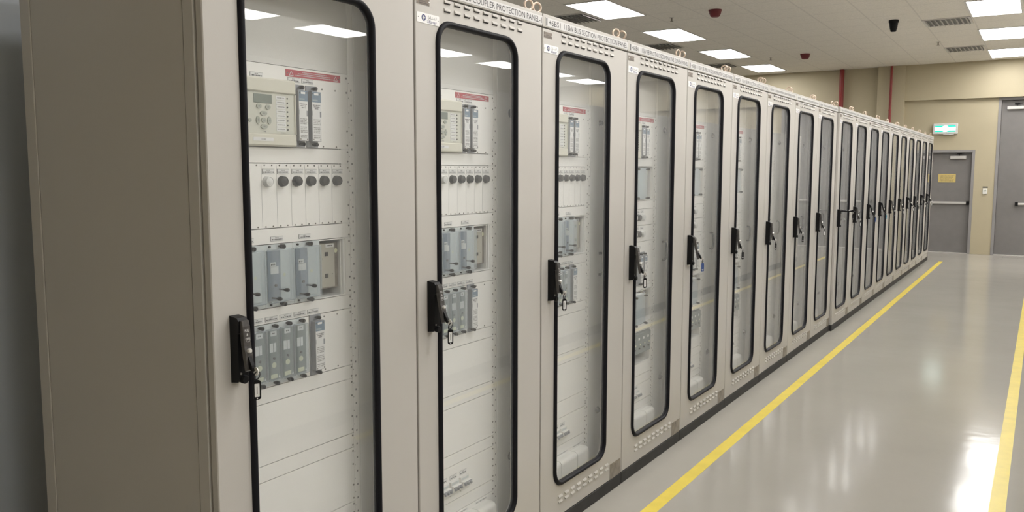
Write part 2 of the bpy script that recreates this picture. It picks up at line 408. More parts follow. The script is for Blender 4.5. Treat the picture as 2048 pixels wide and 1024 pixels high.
# ------------------------------------------------------------------ rack equipment (cabinet coordinates, panel face at x = XP)
XP = -0.10
def T(y, x, sl=0.92): return y - (x - XP) * sl
def screws(mb, pts, x=XP, r=.0032):
    for y, z in pts: mb.lathe([(r, 0), (r * .9, .0015), (r * .4, .0022)], (x, y, z), 'steel', 'x', 8)
EDGE = 0.5985
def rack_panel(z0, z1, parent, y0=.1155, lip=.001, edge_screws=None, opening=None, extra=None):
    mb = MB(); g = .0011
    if opening is None: mb.box(XP - .003, XP, y0, EDGE, z0 + g, z1 - g, 'panel')
    else:
        a, b = opening
        mb.box(XP - .003, XP, y0, a, z0 + g, z1 - g, 'panel'); mb.box(XP - .003, XP, b, EDGE, z0 + g, z1 - g, 'panel')
        t = .004
        mb.box(XP - .003, XP, a, b, z0 + g, z0 + t, 'panel'); mb.box(XP - .003, XP, a, b, z1 - t, z1 - g, 'panel')
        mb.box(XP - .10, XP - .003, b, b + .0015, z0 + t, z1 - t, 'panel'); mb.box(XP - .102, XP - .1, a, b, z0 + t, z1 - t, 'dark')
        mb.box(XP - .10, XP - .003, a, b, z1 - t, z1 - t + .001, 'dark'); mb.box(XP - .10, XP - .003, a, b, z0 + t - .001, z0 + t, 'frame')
    es = edge_screws or ((z0 + .008, z1 - .008) if z1 - z0 < .06 else (z0 + .012, z0 + .055, z1 - .055, z1 - .012))
    screws(mb, [(y, z) for z in es for y in (.121, .593)])
    if extra: extra(mb)
    return mb.build('rack_panel', parent)
def name_tag(y, z, parent, rng, w=.045, h=.013, x=XP):
    mb = MB(); mb.box(x, x + .0008, y, y + w, z, z + h, 'label')
    k = x + .0011
    mb.quad(k, y, y + .0012, z, z + h, 'ink'); mb.quad(k, y, y + w, z, z + .0008, 'inkgrey'); mb.quad(k, y, y + w, z + h - .0008, z + h, 'inkgrey')
    marks(mb, k, y + w * .36, y + w * .62, z + h * .58, z + h * .80, 'inkgrey', rng, .0035)
    marks(mb, k, y + w * .10, y + w * .92, z + h * .20, z + h * .45, 'ink', rng, .0035)
    return mb.build('name_tag', parent)
def knob(mb, x, y, z, l=.012, r=.0055):
    mb.lathe([(r * .5, 0), (r * .5, l * .3), (r, l * .35), (r, l), (r * .6, l * 1.1)], (x, y, z), 'black', 'x', 10)
def trip_block(y0, y1, z0, z1, parent, rng):
    """narrow plug-in relay: grey case, printed front, a thumb screw above and below"""
    mb = MB(); xf = -.077
    mb.box(XP, XP + .004, y0 - .003, y1 + .003, z0 - .017, z1 + .017, 'greyblk')
    mb.box(XP, xf, y0, y1, z0, z1, 'greyblk', .001)
    o = mb.build('trip_relay', parent)
    k = MB(); x = xf + .0003; w = y1 - y0; h = z1 - z0
    k.box(xf, x, y0 + .001, y1 - .001, z0 + .001, z1 - .001, 'label')
    x += .0002; k.quad(x, y0 + .001, y1 - .001, z1 - .030, z1 - .001, 'bluegr')
    k.quad(x + .0002, y0 + w * .25, y1 - w * .30, z1 - .010, z1 - .004, 'label')
    text(k, 'SIEMENS', x + .0002, y0 + w * .08, y0 + w * .62, z1 - .0265, z1 - .0225, 'modlite')
    for q, zz in enumerate((.040, .045, .050)): marks(k, x, y0 + w * (.1 + .1 * q), y1 - w * (.08 + .1 * q), z1 - zz, z1 - zz + .0028, 'ink', rng, .003)
    k.quad(x, y1 - w * .18, y1 - .001, z1 - .072, z1 - .056, 'greyblk'); k.quad(x, y0 + .001, y0 + w * .07, z1 - .068, z1 - .054, 'greyblk')
    n = 12
    for i in range(n):
        zz = z1 - .078 - i * (h - .086) / n
        if i % 5 != 4: marks(k, x, y0 + w * .15, y1 - w * .12, zz - .0030, zz, 'inkgrey', rng, .0035)
    k.quad(x, y0 + w * .1, y1 - w * .1, z0 + .0075, z0 + .0080, 'inkgrey'); k.quad(x, y0 + w * .1, y1 - w * .1, z0 + .0165, z0 + .0170, 'inkgrey')
    screws(k, [(y, z) for y in (y0 + .005, y1 - .005) for z in (z0 + .005, z1 - .006)], xf, .002)
    k.build('face_label', o, 'printed relay front with blue-grey top band')
    for z in (z1 + .009, z0 - .009):
        b = MB(); knob(b, XP + .004, (y0 + y1) / 2, z, .020, .0052); b.build('thumb_screw', o)
    return o
def protection_relay(parent, rng):
    mb = MB(); y0, y1, z0, z1 = .150, .3755, 1.627, 1.812
    xb, xl = XP + .012, XP + .026
    mb.box(XP, xb, y0, y1, z0, z1, 'cream', .002)
    mb.box(xb, xl - .008, y0 + .002, y1 - .002, 1.773, z1 - .002, 'cream', .004); mb.box(xb, xl - .008, y0 + .002, y1 - .002, z0 + .002, 1.661, 'cream', .004)
    mb.box(xb, xl - .010, y1 - .007, y1 - .001, 1.661, 1.773, 'cream', .001)
    mb.box(xb, xb + .001, y0 + .006, y1 - .007, 1.662, 1.772, 'creamf')
    o = mb.build('protection_relay', parent)
    x = xb + .001; q = lambda y: T(y, x)
    d = MB(); d.box(x, x + .0015, q(.237), q(.300), 1.743, 1.767, 'lcd', .0006); d.build('display', o)
    def key(y, z, ry, rz, arc=0):
        b = MB(); b.prism([(q(y) + ry * math.cos(a), z + rz * math.sin(a)) for a in [2 * PI * i / 16 for i in range(16)]], x, x + .003, 'btn')
        b.prism([(q(y) + ry * .35 * math.cos(a), z + rz * .3 * math.sin(a)) for a in [2 * PI * i / 8 for i in range(8)]], x + .003, x + .0033, 'inkgrey')
        b.build('key_button', o)
    key(.254, 1.734, .0085, .0065); key(.285, 1.733, .0085, .0065); key(.269, 1.7155, .0115, .0062); key(.269, 1.697, .0085, .0065)
    key(.2495, 1.697, .0062, .0105); key(.2885, 1.697, .0062, .0105); key(.270, 1.680, .0115, .0062); key(.2225, 1.695, .005, .005)
    l = MB(); step = (1.761 - 1.675) / 7
    for i in range(8):
        z = 1.7605 - i * step
        l.box(x, x + .0006, q(.315), q(.349), z - .0053, z + .0053, 'label'); marks(l, x + .0009, q(.319), q(.345), z - .0015, z + .0015, 'inkgrey', rng, .003)
        l.cyl((x, q(.3555), z), .0022, .0015, 'lampk', seg=8)
    l.build('alarm_lights', o)
    n = MB(); n.box(xl - .008, xl - .0072, T(.240, xl), T(.310, xl), 1.641, 1.6505, 'label'); text(n, 'OCEF', xl - .0069, T(.268, xl), T(.284, xl), 1.6435, 1.648, 'ink'); n.build('relay_label', o)
    n = MB(); marks(n, x + .0006, q(.330), q(.347), 1.6640, 1.6665, 'inkgrey', rng, .003); n.build('maker_mark', o); n = MB(); n.add([(x + .0006, q(.262), 1.669), (x + .0006, q(.276), 1.668), (x + .0006, q(.277), 1.6645)], [(0, 1, 2)], 'inkgrey'); n.build('arrow_mark', o)
    return o
def warning_strip(parent, rng):
    mb = MB(); y0, y1, z0, z1 = .352, .5665, 1.8245, 1.8445; mb.box(XP, XP + .0012, y0, y1, z0, z1, 'red')
    x = XP + .0014
    for yc in (y0 + .020, y1 - .020):
        mb.add([(x, yc - .009, z0 + .003), (x, yc + .009, z0 + .003), (x, yc, z1 - .003)], [(0, 1, 2)], 'modlite'); mb.add([(x + .0002, yc - .0065, z0 + .0045), (x + .0002, yc + .0065, z0 + .0045), (x + .0002, yc, z1 - .006)], [(0, 1, 2)], 'red')
    marks(mb, x, y0 + .062, y1 - .055, z1 - .0060, z1 - .0038, 'modlite', rng, .004); marks(mb, x, y0 + .045, y1 - .042, z1 - .0108, z1 - .0086, 'modlite', rng, .004); marks(mb, x, y0 + .036, y1 - .032, z1 - .0156, z1 - .0134, 'modlite', rng, .004)
    screws(mb, [(y0 + .006, (z0 + z1) / 2), (y1 - .006, (z0 + z1) / 2)], XP + .0012, .002)
    return mb.build('warning_strip', parent, 'red warning strip with white triangles')
def lamp(y, z, white, parent, r=.0138, l=.015):
    mb = MB(); k = 'lampw' if white else 'lampk'
    mb.lathe([(r * 1.12, 0), (r * 1.12, .003), (r, .0035), (r, l - .002), (r * .88, l), (r * .75, l - .0015)], (XP, y, z), k, 'x', 18)
    mb.lathe([(r * .75, 0), (r * .5, .0012), (0.0001, .0016)], (XP + l - .0015, y, z), k, 'x', 18)
    return mb.build('indicator_lamp', parent, 'white indicator lamp' if white else 'black push button')
def clear_module(y0, parent, rng):
    """withdrawable relay under a clear cover, with two long reset rods"""
    w = .103; zt, zb = 1.343, 1.193; xf = -.076; x = -.0955
    mb = MB(); mb.box(XP - .002, XP + .001, y0, y0 + w, 1.180, 1.3555, 'modlite')
    mb.box(XP, x, y0 + .007, y0 + .052, zb + .005, zt - .005, 'modblue', .001); mb.box(XP, x, y0 + .052, y0 + .088, zb + .005, zt - .005, 'modlite', .001)
    x += .0003; mb.quad(x, y0 + .016, y0 + .036, 1.292, 1.306, 'label'); mb.quad(x, y0 + .016, y0 + .045, 1.273, 1.294, 'label')
    marks(mb, x + .0003, y0 + .018, y0 + .033, 1.297, 1.302, 'ink', rng, .004)
    mb.lathe([(.004, 0), (.004, .003)], (x, y0 + .033, 1.240), 'black', 'x', 10); mb.lathe([(.005, 0), (.005, .0006)], (x, y0 + .066, 1.268), 'yellowst', 'x', 10)
    o = mb.build('relay_module', parent)
    c = MB(); c.box(XP + .0015, xf, y0 + .003, y0 + w - .010, zb, zt, 'clear', .004)
    c.build('clear_cover', o, 'clear plastic cover')
    for y, z in ((y0 + .047, 1.228), (y0 + .020, 1.206)):
        b = MB(); b.cyl((x - .001, y, z), .0024, .026, 'black', seg=8); b.lathe([(.0048, 0), (.0056, .005), (.0050, .012), (.003, .014)], (x + .024, y, z), 'black', 'x', 10); b.build('reset_rod', o)
    for z in (1.3495, 1.1865):
        b = MB(); knob(b, XP + .001, y0 + .052, z, .022, .0062); b.build('thumb_screw', o); b = MB(); b.cyl((XP + .001, y0 + .016, z), .003, .005, 'black', seg=8); b.build('fixing_stud', o)
    return o
def beige_unit(parent, z0=1.178, z1=1.355, rng=None, y0=.488, y1=.548):
    mb = MB(); x = -.118; zc0, zc1 = z0 + .029, z1 - .014
    mb.box(-.19, x - .003, y0 - .01, y1 + .016, zc0 - .004, zc1 + .002, 'zinc', .001); mb.box(x - .003, x, y0, y1, zc0, zc1, 'beige', .001)
    for z in (zc1 - .032, zc0 + .036): mb.box(x, x + .002, y0 + .018, y0 + .030, z - .006, z + .006, 'dark')
    mb.box(x, x + .0006, y0 + .022, y1 - .004, zc1 - .012, zc1 - .001, 'label'); marks(mb, x + .0009, y0 + .026, y1 - .008, zc1 - .009, zc1 - .005, 'ink', rng, .004)
    mb.lathe([(.007, 0), (.007, .001)], (x - .0029, y1 + .007, zc1 - .024), 'yellowst', 'x', 12)
    screws(mb, [(y0 + .008, zc1 - .045), (y1 - .012, zc0 + .04)], x, .0015)
    return mb.build('auxiliary_unit', parent, 'beige auxiliary unit with two small square sockets')
def aux_relay(y0, parent, rng, z0=.973, z1=1.120):
    w = .0485; xf = -.076
    mb = MB(); mb.box(XP, XP + .003, y0 - .0005, y0 + w + .0015, z0 - .015, z1 + .014, 'modlite'); mb.box(XP + .003, -.088, y0 + .003, y0 + w - .003, z0 + .003, z1 - .003, 'modgrey', .001)
    x = -.0877
    mb.quad(x, y0 + .014, y0 + .036, z1 - .020, z1 - .006, 'label'); marks(mb, x + .0003, y0 + .020, y0 + .031, z1 - .015, z1 - .011, 'ink', rng, .004)
    mb.quad(x, y0 + .010, y0 + .022, z1 - .066, z1 - .040, 'label'); mb.quad(x, y0 + .024, y0 + .033, z1 - .066, z1 - .040, 'label')
    mb.lathe([(.0036, 0), (.0036, .003)], (-.088, y0 + .024, z1 - .084), 'black', 'x', 8); mb.lathe([(.008, 0), (.008, .0008)], (-.088, y0 + .024, z1 - .103), 'yellowst', 'x', 12)
    mb.quad(x, y0 + .012, y0 + .036, z0 + .006, z0 + .018, 'yellowst'); mb.add([(x, y0 + .039, z0 + .006), (x, y0 + .045, z0 + .006), (x, y0 + .042, z0 + .014)], [(0, 1, 2)], 'label')
    o = mb.build('auxiliary_relay', parent)
    c = MB(); c.box(XP + .0035, xf, y0 + .001, y0 + w - .001, z0, z1, 'clear', .003); c.build('clear_cover', o, 'clear plastic cover')
    for z in (z1 + .008, z0 - .008):
        b = MB(); knob(b, XP + .003, y0 + w * .62, z, .020, .0054); b.build('thumb_screw', o)
    return o
def breaker(y0, z0, parent, rng):
    mb = MB(); w = .052; xf = XP + .022
    mb.box(XP, xf - .012, y0, y0 + w, z0, z0 + .054, 'white', .001); mb.box(xf - .012, xf, y0, y0 + w, z0 + .014, z0 + .040, 'white', .002)
    mb.quad(xf - .0117, y0 + .004, y0 + w - .004, z0 + .042, z0 + .051, 'modlite')
    o = mb.build('circuit_breaker', parent)
    t = MB()
    for i in range(3): t.box(xf, xf + .008, y0 + .004 + i * .0168, y0 + .014 + i * .0168, z0 + .024, z0 + .033, 'greyblk', .001)
    t.box(xf, xf + .004, y0 + .001, y0 + w - .001, z0 + .033, z0 + .0365, 'greyblk'); t.build('toggle', o)
    name_tag(y0 + .004, z0 + .060, parent, rng, .044, .016)
def terminal_cover(y0, y1, z0, z1, parent, rng):
    mb = MB(); pr = []
    for i in range(7): a = PI / 2 * i / 6; pr.append((XP + .022 + .020 * math.sin(a), z1 - .020 + .020 * math.cos(a)))
    pr += [(XP + .042, z0 + .004), (XP + .038, z0), (XP, z0), (XP, z1)]
    mb.prism(pr, y0 + .002, y1 - .002, 'white', 'y', smooth=False)
    mb.quad(XP + .0423, y0 + .03, y0 + .045, z0 + .03, z0 + .045, 'modlite')
    return mb.build('terminal_cover', parent)
def swing_frame(parent):
    """hinged inner frame: rails, side flange, rail numbers, blank sheet above the equipment"""
    mb = MB()
    mb.box(XP - .012, XP - .004, .060, .150, .10, 2.10, 'frame'); mb.box(XP - .012, XP - .004, EDGE - .03, .765, .10, 2.10, 'frame')
    mb.box(XP - .004, XP - .001, .062, .114, .10, 2.10, 'panel'); mb.box(XP - .004, XP - .001, .6005, .626, .10, 2.10, 'panel')
    mb.box(XP - .004, XP - .0005, .628, .765, .10, 2.10, 'frame', .001); mb.box(XP - .05, XP - .004, .762, .766, .10, 2.10, 'frame')
    mb.box(XP - .004, XP - .001, .1155, EDGE, 1.8525, 2.10, 'blank'); mb.box(XP - .003, XP, .1155, EDGE, .100, .128, 'panel')
    mb.box(XP - .30, XP - .012, .150, .16, .10, 2.10, 'frame'); mb.box(XP - .30, XP - .012, .565, .575, .10, 2.10, 'frame')
    for i in range(38):
        z = .158 + i * .0445; mb.quad(XP - .0007, .6105, .6165, z - .003, z + .003, 'inkgrey'); mb.cyl((XP - .001, .603, z + .022), .0016, .0004, 'inkgrey', seg=6)
    return mb.build('swing_frame', parent)
def frame_fittings(parent):
    h = MB(); y = .722
    pts = [(XP - .001, y, 1.062), (XP + .006, y + .006, 1.061), (XP + .010, y + .026, 1.063), (XP + .012, y + .036, 1.076), (XP + .012, y + .039, 1.112), (XP + .012, y + .036, 1.150), (XP + .010, y + .026, 1.163), (XP + .006, y + .006, 1.165), (XP - .001, y, 1.164)]
    h.tube(pts, .0058, 'black', seg=10); h.build('grab_handle', parent, 'black grab handle on the inner frame')
    for z in (.385, 1.79):
        k = MB(); k.lathe([(.017, 0), (.017, .003), (.012, .005), (.012, .011), (.009, .013)], (XP, .722, z), 'lampk', 'x', 14); k.build('frame_latch', parent)

def equip_A(parent, rng, low=False):
    swing_frame(parent); frame_fittings(parent)
    rack_panel(1.626, 1.852, parent, extra=lambda mb: screws(mb, [(.491, 1.799), (.545, 1.799), (.492, 1.632), (.546, 1.632)], r=.0026))
    rack_panel(1.5815, 1.626, parent)
    def lampx(mb):
        for k in range(8):
            y = .148 + k * .0535
            if y < .59:
                mb.box(XP, XP + .0002, y + .0002, y + .0010, 1.404, 1.577, 'inkgrey'); screws(mb, [(y + .012, 1.5755), (y + .038, 1.5755), (y + .012, 1.406), (y + .038, 1.406)], r=.0024)
    rack_panel(1.401, 1.5815, parent, extra=lampx); rack_panel(1.3565, 1.401, parent)
    rack_panel(1.178, 1.3565, parent, opening=(.148, .577)); rack_panel(1.1345, 1.178, parent)
    rack_panel(.954, 1.1345, parent, extra=lambda mb: screws(mb, [(.48, 1.124), (.535, 1.124), (.48, .962), (.535, .962)], r=.0026))
    if not low: cuts = [(.910, .954), (.733, .910), (.686, .733), (.508, .686), (.464, .508), (.327, .464), (.277, .327), (.128, .277)]; mz = .352; tz = .255
    else: cuts = [(.910, .954), (.733, .910), (.686, .733), (.515, .686), (.437, .515), (.309, .437), (.268, .309), (.128, .268)]; mz = .335; tz = .255
    for a, b in cuts: rack_panel(a, b, parent)
    protection_relay(parent, rng); warning_strip(parent, rng)
    trip_block(.3768, .4120, 1.645, 1.787, parent, rng); trip_block(.4270, .4640, 1.645, 1.787, parent, rng)
    name_tag(.226, 1.812, parent, rng); name_tag(.359, 1.8095, parent, rng); name_tag(.411, 1.8095, parent, rng)
    for k in range(1, 7):
        y = .2745 + (k - 1) * .0535
        lamp(y, 1.531, k == 1, parent); name_tag(y - .0165, 1.552, parent, rng, .044, .0135)
    for k in range(3): clear_module(.1545 + .104 * k, parent, rng)
    beige_unit(parent, rng=rng)
    name_tag(.177, 1.3645, parent, rng, .046); name_tag(.281, 1.3645, parent, rng, .046); name_tag(.386, 1.3645, parent, rng, .046)
    for k in range(5): aux_relay(.1465 + .0505 * k, parent, rng)
    trip_block(.4210, .4590, .972, 1.119, parent, rng)
    for k in range(6): name_tag(.148 + .0528 * k, 1.1405, parent, rng, .046)
    for k in range(4): breaker(.175 + .0625 * k - (.0 if not low else .02), mz, parent, rng)
    for a, b in ((.13, .29), (.29, .445), (.445, .555)): terminal_cover(a, b, .136, tz, parent, rng)
    n = MB(); 
    for a, b in ((.30, .42), (.47, .55)): n.box(XP, XP + .001, a, b, .262, .270, 'label'); marks(n, XP + .0013, a + .005, b - .005, .264, .268, 'inkgrey', rng, .008)
    n.build('terminal_label', parent)

def equip_B(parent, rng):
    swing_frame(parent); frame_fittings(parent)
    rack_panel(1.630, 1.852, parent, extra=lambda mb: screws(mb, [(.491, 1.799), (.545, 1.799), (.492, 1.636), (.546, 1.636)], r=.0026))
    rack_panel(1.588, 1.630, parent); rack_panel(1.405, 1.588, parent, opening=(.130, .566)); rack_panel(1.361, 1.405, parent)
    rack_panel(1.273, 1.361, parent); rack_panel(1.186, 1.273, parent); rack_panel(.946, 1.186, parent, extra=lambda mb: screws(mb, [(.545, 1.165), (.545, .965)], r=.0026))
    rack_panel(.922, .946, parent); rack_panel(.740, .922, parent, opening=(.130, .566)); rack_panel(.700, .740, parent)
    rack_panel(.520, .700, parent, opening=(.130, .566)); rack_panel(.453, .520, parent); rack_panel(.404, .453, parent)
    rack_panel(.309, .404, parent); rack_panel(.268, .309, parent); rack_panel(.128, .268, parent)
    protection_relay(parent, rng); warning_strip(parent, rng)
    trip_block(.3768, .4120, 1.645, 1.787, parent, rng); trip_block(.4270, .4640, 1.645, 1.787, parent, rng)
    name_tag(.359, 1.8095, parent, rng); name_tag(.411, 1.8095, parent, rng)
    for z in (1.317, 1.229):
        for k in range(6):
            y = .17 + k * .0525; lamp(y, z, k % 2 == 1, parent, .016, .018); name_tag(y - .02, z + .024, parent, rng, .040, .012)
    def cased(y0, y1, z0, z1, m, x=-.072, lab=None):
        mb = MB(); mb.box(XP - .08, x, y0, y1, z0, z1, m, .002)
        if lab: lab(mb, x)
        o = mb.build('relay_module', parent)
        c = MB(); c.box(x + .0005, x + .016, y0, y1, z0, z1, 'clear', .003); c.build('clear_cover', o, 'clear plastic cover')
    def lines(y0, y1, z0, z1):
        def f(mb, x):
            mb.quad(x + .0003, y0 + .008, y0 + .030, z1 - .028, z1 - .016, 'label'); mb.lathe([(.006, 0), (.006, .001)], (x, (y0 + y1) / 2, (z0 + z1) / 2), 'yellowst', 'x', 10)
        return f
    for z0, z1 in ((1.417, 1.578), (.752, .912)):
        for k in range(2):
            a = .16 + k * .125; cased(a, a + .115, z0, z1, 'modlite', lab=lines(a, a + .115, z0, z1)); 
            b = MB(); knob(b, -.055, a + .09, z0 + .006, .02, .006); knob(b, -.055, a + .09, z1 - .006, .02, .006); b.build('thumb_screw', parent)
        beige_unit(parent, z0 - .012, z1 + .010, rng, .478, .536)
    trip_block(.3768, .4120, .968, 1.112, parent, rng); trip_block(.4270, .4640, .968, 1.112, parent, rng)
    name_tag(.300, 1.150, parent, rng); name_tag(.380, 1.150, parent, rng)
    mb = MB(); mb.box(XP - .08, -.085, .17, .548, .580, .690, 'modgrey', .003)
    for k in range(6):
        y = .2 + k * .06; mb.box(-.085, -.084, y, y + .018, .655, .668, 'label'); mb.lathe([(.006, 0), (.006, .001)], (-.085, y + .025, .630), 'yellowst', 'x', 8); mb.lathe([(.005, 0), (.005, .006)], (-.085, y + .01, .610), 'black', 'x', 8)
    mb.build('test_block', parent, 'dark grey test block with white stickers')
    for k in range(4): breaker(.175 + .0625 * k, .325, parent, rng)
    for a, b in ((.13, .29), (.29, .445), (.445, .555)): terminal_cover(a, b, .136, .255, parent, rng)

def equip_C(parent, rng):
    swing_frame(parent); frame_fittings(parent)
    zs = [1.852, 1.63, 1.585, 1.405, 1.36, 1.18, 1.135, .954, .91, .733, .688, .508, .464, .327, .277, .128]
    for a, b in zip(zs[1:], zs): rack_panel(a, b, parent)
    trip_block(.3768, .4120, 1.645, 1.787, parent, rng); trip_block(.4270, .4640, 1.20, 1.345, parent, rng)
    for z in (1.50, 1.05): 
        for k in range(4): lamp(.25 + .0535 * k, z, False, parent)
    for k in range(3): breaker(.24 + .0625 * k, .80, parent, rng)
    for k in range(3): breaker(.24 + .0625 * k, .352, parent, rng)
    for a, b in ((.13, .29), (.29, .445), (.445, .555)): terminal_cover(a, b, .136, .255, parent, rng)

def shell(parent, eyes=True):
    make_body().build('body', parent); make_plinth().build('plinth', parent)
    d = make_door().build('door', parent)
    make_gasket().build('window_gasket', d); make_glass().build('window_glass', d)
    make_tag().build('rating_plate', d); make_badge().build('maker_badge', d); make_corner_plate().build('corner_plate', d)
    return d
MESH = {}
def mesh_obj(key, fn, name, parent, loc=(0, 0, 0)):
    if key not in MESH: MESH[key] = fn().mesh(name)
    o = bpy.data.objects.new(name, MESH[key]); C.objects.link(o); o.parent = parent; o.location = loc; return o

# ------------------------------------------------------------------ the row of cabinets
STRIPS = {2: '+6BC1  115kV BUS COUPLER PROTECTION PANEL-1', 3: '+6BS1  115kV BUS SECTION PROTECTION PANEL', 4: '+6BBA  115kV BB PROTN. DISCRIMINATIVE ZONE-A PANEL',
          5: '+6BBB  115kV BB PROTN. DISCRIMINATIVE ZONE-B PANEL', 6: '+6BBCH  115kV BB PROTECTION CHECK ZONE PANEL'}
def strip(parent, k):
    mb = MB(); mb.box(-.030, .001, .003, W - .003, 2.1315, H - .001, 'paint', .002); mb.box(.001, .0025, .022, W - .004, 2.137, 2.170, 'strip')
    if k in STRIPS:
        i = STRIPS[k].index('  '); a, b = STRIPS[k][:i], STRIPS[k][i + 2:]
        f = .046 + (W - .052) * .0; tot = len(a) + len(b) + 2; y1 = .790; w = (y1 - .046) / tot
        text(mb, a, .0029, .046, .046 + w * (len(a) + .3), 2.1425, 2.1645, 'ink'); text(mb, b, .0029, y1 - w * len(b), y1, 2.1425, 2.1645, 'ink')
        mb.quad(.0029, .026, .034, 2.139, 2.168, 'ink')
    elif k > 6:
        r = random.Random(k); marks(mb, .0029, .05, .15, 2.145, 2.163, 'inkgrey', r, .012); marks(mb, .0029, .19, .78, 2.145, 2.163, 'inkgrey', r, .011)
    mb.build('name_strip', parent)

ORD = ['', 'first', 'second', 'third', 'fourth', 'fifth', 'sixth', 'seventh', 'eighth', 'ninth', 'tenth', 'eleventh', 'twelfth', 'thirteenth', 'fourteenth', 'fifteenth', 'sixteenth', 'seventeenth', 'eighteenth', 'nineteenth']
LABELS = {1: 'nearest glass-doored cabinet, showing its whole bare end panel, relays and indicator lamps inside',
          2: 'glass-doored cabinet whose name strip ends in COUPLER PROTECTION PANEL-1',
          3: 'glass-doored cabinet with name strip +6BS1 115kV BUS SECTION PROTECTION PANEL',
          4: 'glass-doored cabinet whose name strip reads +6BBA, DISCRIMINATIVE ZONE-A PANEL',
          5: 'glass-doored cabinet whose name strip reads +6BBB, DISCRIMINATIVE ZONE-B PANEL',
          6: 'glass-doored cabinet whose name strip reads +6BBCH, PROTECTION CHECK ZONE PANEL',
          7: 'seventh glass-doored cabinet of the row, just beyond the CHECK ZONE panel',
          8: 'eighth glass-doored cabinet of the row, second beyond the CHECK ZONE panel',
          9: 'ninth glass-doored cabinet, last one before the row steps forward',
          10: 'tenth glass-doored cabinet, standing forward of its neighbour, door lever sticking straight out',
          11: 'eleventh glass-doored cabinet, just beyond the one with the lever sticking out',
          12: 'twelfth glass-doored cabinet of the row, blue key tag at its lock',
          13: 'thirteenth glass-doored cabinet of the row, teal key tag at its lock',
          14: 'fourteenth glass-doored cabinet of the row, just beyond the teal key tag',
          15: 'fifteenth glass-doored cabinet of the row, cream wall reflected in its glass',
          16: 'sixteenth glass-doored cabinet of the row, fourth from the far end',
          17: 'seventeenth glass-doored cabinet of the row, third from the far end',
          18: 'eighteenth glass-doored cabinet of the row, next to last at the far end',
          19: 'last glass-doored cabinet at the far end of the row by the doors'}
LEVER = {1: 6, 2: 9, 3: 3, 4: 8, 5: 12, 6: 5, 7: 4, 8: 6, 9: 5, 10: 88, 11: 6, 12: 17, 13: 14, 14: 6, 15: 6, 16: 18, 17: 8, 18: 13, 19: 17}
EYEROT = {1: (40, 60), 2: (58, 62), 3: (64, 60), 4: (20, 75), 5: (-15, 15), 6: (-5, 10), 7: (30, 5), 8: (75, 20)}

def protos():
    P = {}
    for key, fn in (('A', lambda p, r: equip_A(p, r)), ('A3', lambda p, r: equip_A(p, r, True)), ('B', equip_B), ('C', equip_C)):
        root = empty('relay_cabinet', (0, 0, 0), '', 'cabinet', 'relay cabinets in the row')
        d = shell(root); fn(root, random.Random(11)); P[key] = root
    return P
PR = protos(); index_kids()
first = {}
for k in range(1, 20):
    key = 'A' if k <= 2 else 'A3' if k == 3 else 'B' if k <= 6 else 'C'
    if key not in first: o = PR[key]; first[key] = k
    else: o = copy_tree(PR[key])
    o.location = (0.0 if k < 10 else 0.022, (k - 1) * W, 0.0 if k < 10 else -0.0)
    tag(o, LABELS[k], 'cabinet', 'relay cabinets in the row')
    CABS = globals().setdefault('CABS', {}); CABS[k] = o
for k, o in CABS.items():
    strip(o, k)
    b = mesh_obj('lockbase', make_lock_base, 'door_handle', o)
    mesh_obj('lever%d' % LEVER[k], lambda: make_lever(math.radians(LEVER[k])), 'lever', b)
    for y, a in zip((.040, .776), EYEROT.get(k, ((k * 37) % 90, (k * 53) % 80))):
        mesh_obj('eye%d' % a, lambda: make_eye(math.radians(a)), 'eye_bolt', o, (-.050, y, H - .002))

# keys hanging in the door locks: key, ring and tag
def make_key(rodless=False):
    mb = MB(); mb.tube([(0, 0, 0), (.010, 0, 0)], .0022, 'chrome', seg=8)
    mb.prism([(.010 + .0085 * (1 + math.cos(a)), -.006 + .011 * math.sin(a)) for a in [2 * PI * i / 14 for i in range(14)]], -.0011, .0011, 'chrome', 'y')
    return mb
def make_ring():
    mb = MB(); mb.tube([(.020 + .003 * math.sin(a), .0105 * math.cos(a), -.017 + .0115 * math.sin(a)) for a in [2 * PI * i / 22 for i in range(22)]], .0011, 'black', True, 6)
    mb.tube([(.0205 + .003 * math.sin(a), .0088 * math.cos(a) + .001, -.016 + .010 * math.sin(a)) for a in [2 * PI * i / 22 for i in range(22)]], .0011, 'lampk', True, 6); return mb
def make_keytag(colour):
    mb = MB(); fr = colour if colour in ('tagblue', 'tagteal') else 'black'
    o = rrect(-.0095, .0095, -.078, -.028, .0065, 4); i = rrect(-.0062, .0062, -.071, -.037, .0015, 4); n = len(o)
    for x in (-.0014, .0014):
        mb.add([(x, *p) for p in o] + [(x, *p) for p in i], [(a, (a + 1) % n, n + (a + 1) % n, n + a) for a in range(n)], fr)
    mb.add([(-.0014, *p) for p in o] + [(.0014, *p) for p in o], [(a, (a + 1) % n, n + (a + 1) % n, n + a) for a in range(n)], fr)
    mb.add([(-.0014, *p) for p in i] + [(.0014, *p) for p in i], [(a, (a + 1) % n, n + (a + 1) % n, n + a) for a in range(n)], fr)
    if colour == 'dark': mb.box(-.0008, .0008, -.0065, .0065, -.0715, -.0365, 'lampk'); mb.box(-.001, .001, -.0065, .0065, -.066, -.063, 'label')
    elif colour in ('tagblue', 'tagteal'): mb.box(-.0008, .0008, -.0065, .0065, -.0715, -.0365, colour); mb.box(-.0011, .0011, -.006, .006, -.068, -.065, 'label')
    else: mb.box(-.0008, .0008, -.0065, .0065, -.0715, -.0365, 'label'); mb.quad(.0010, -.001, .001, -.064, -.044, 'inkgrey')
    mb.cyl((-.0017, 0, -.0745), .0018, .0034, 'badge', seg=8)
    mb.xform(Matrix.Translation((.020, 0, 0)) @ Matrix.Rotation(math.radians(-28), 4, 'Z')); return mb
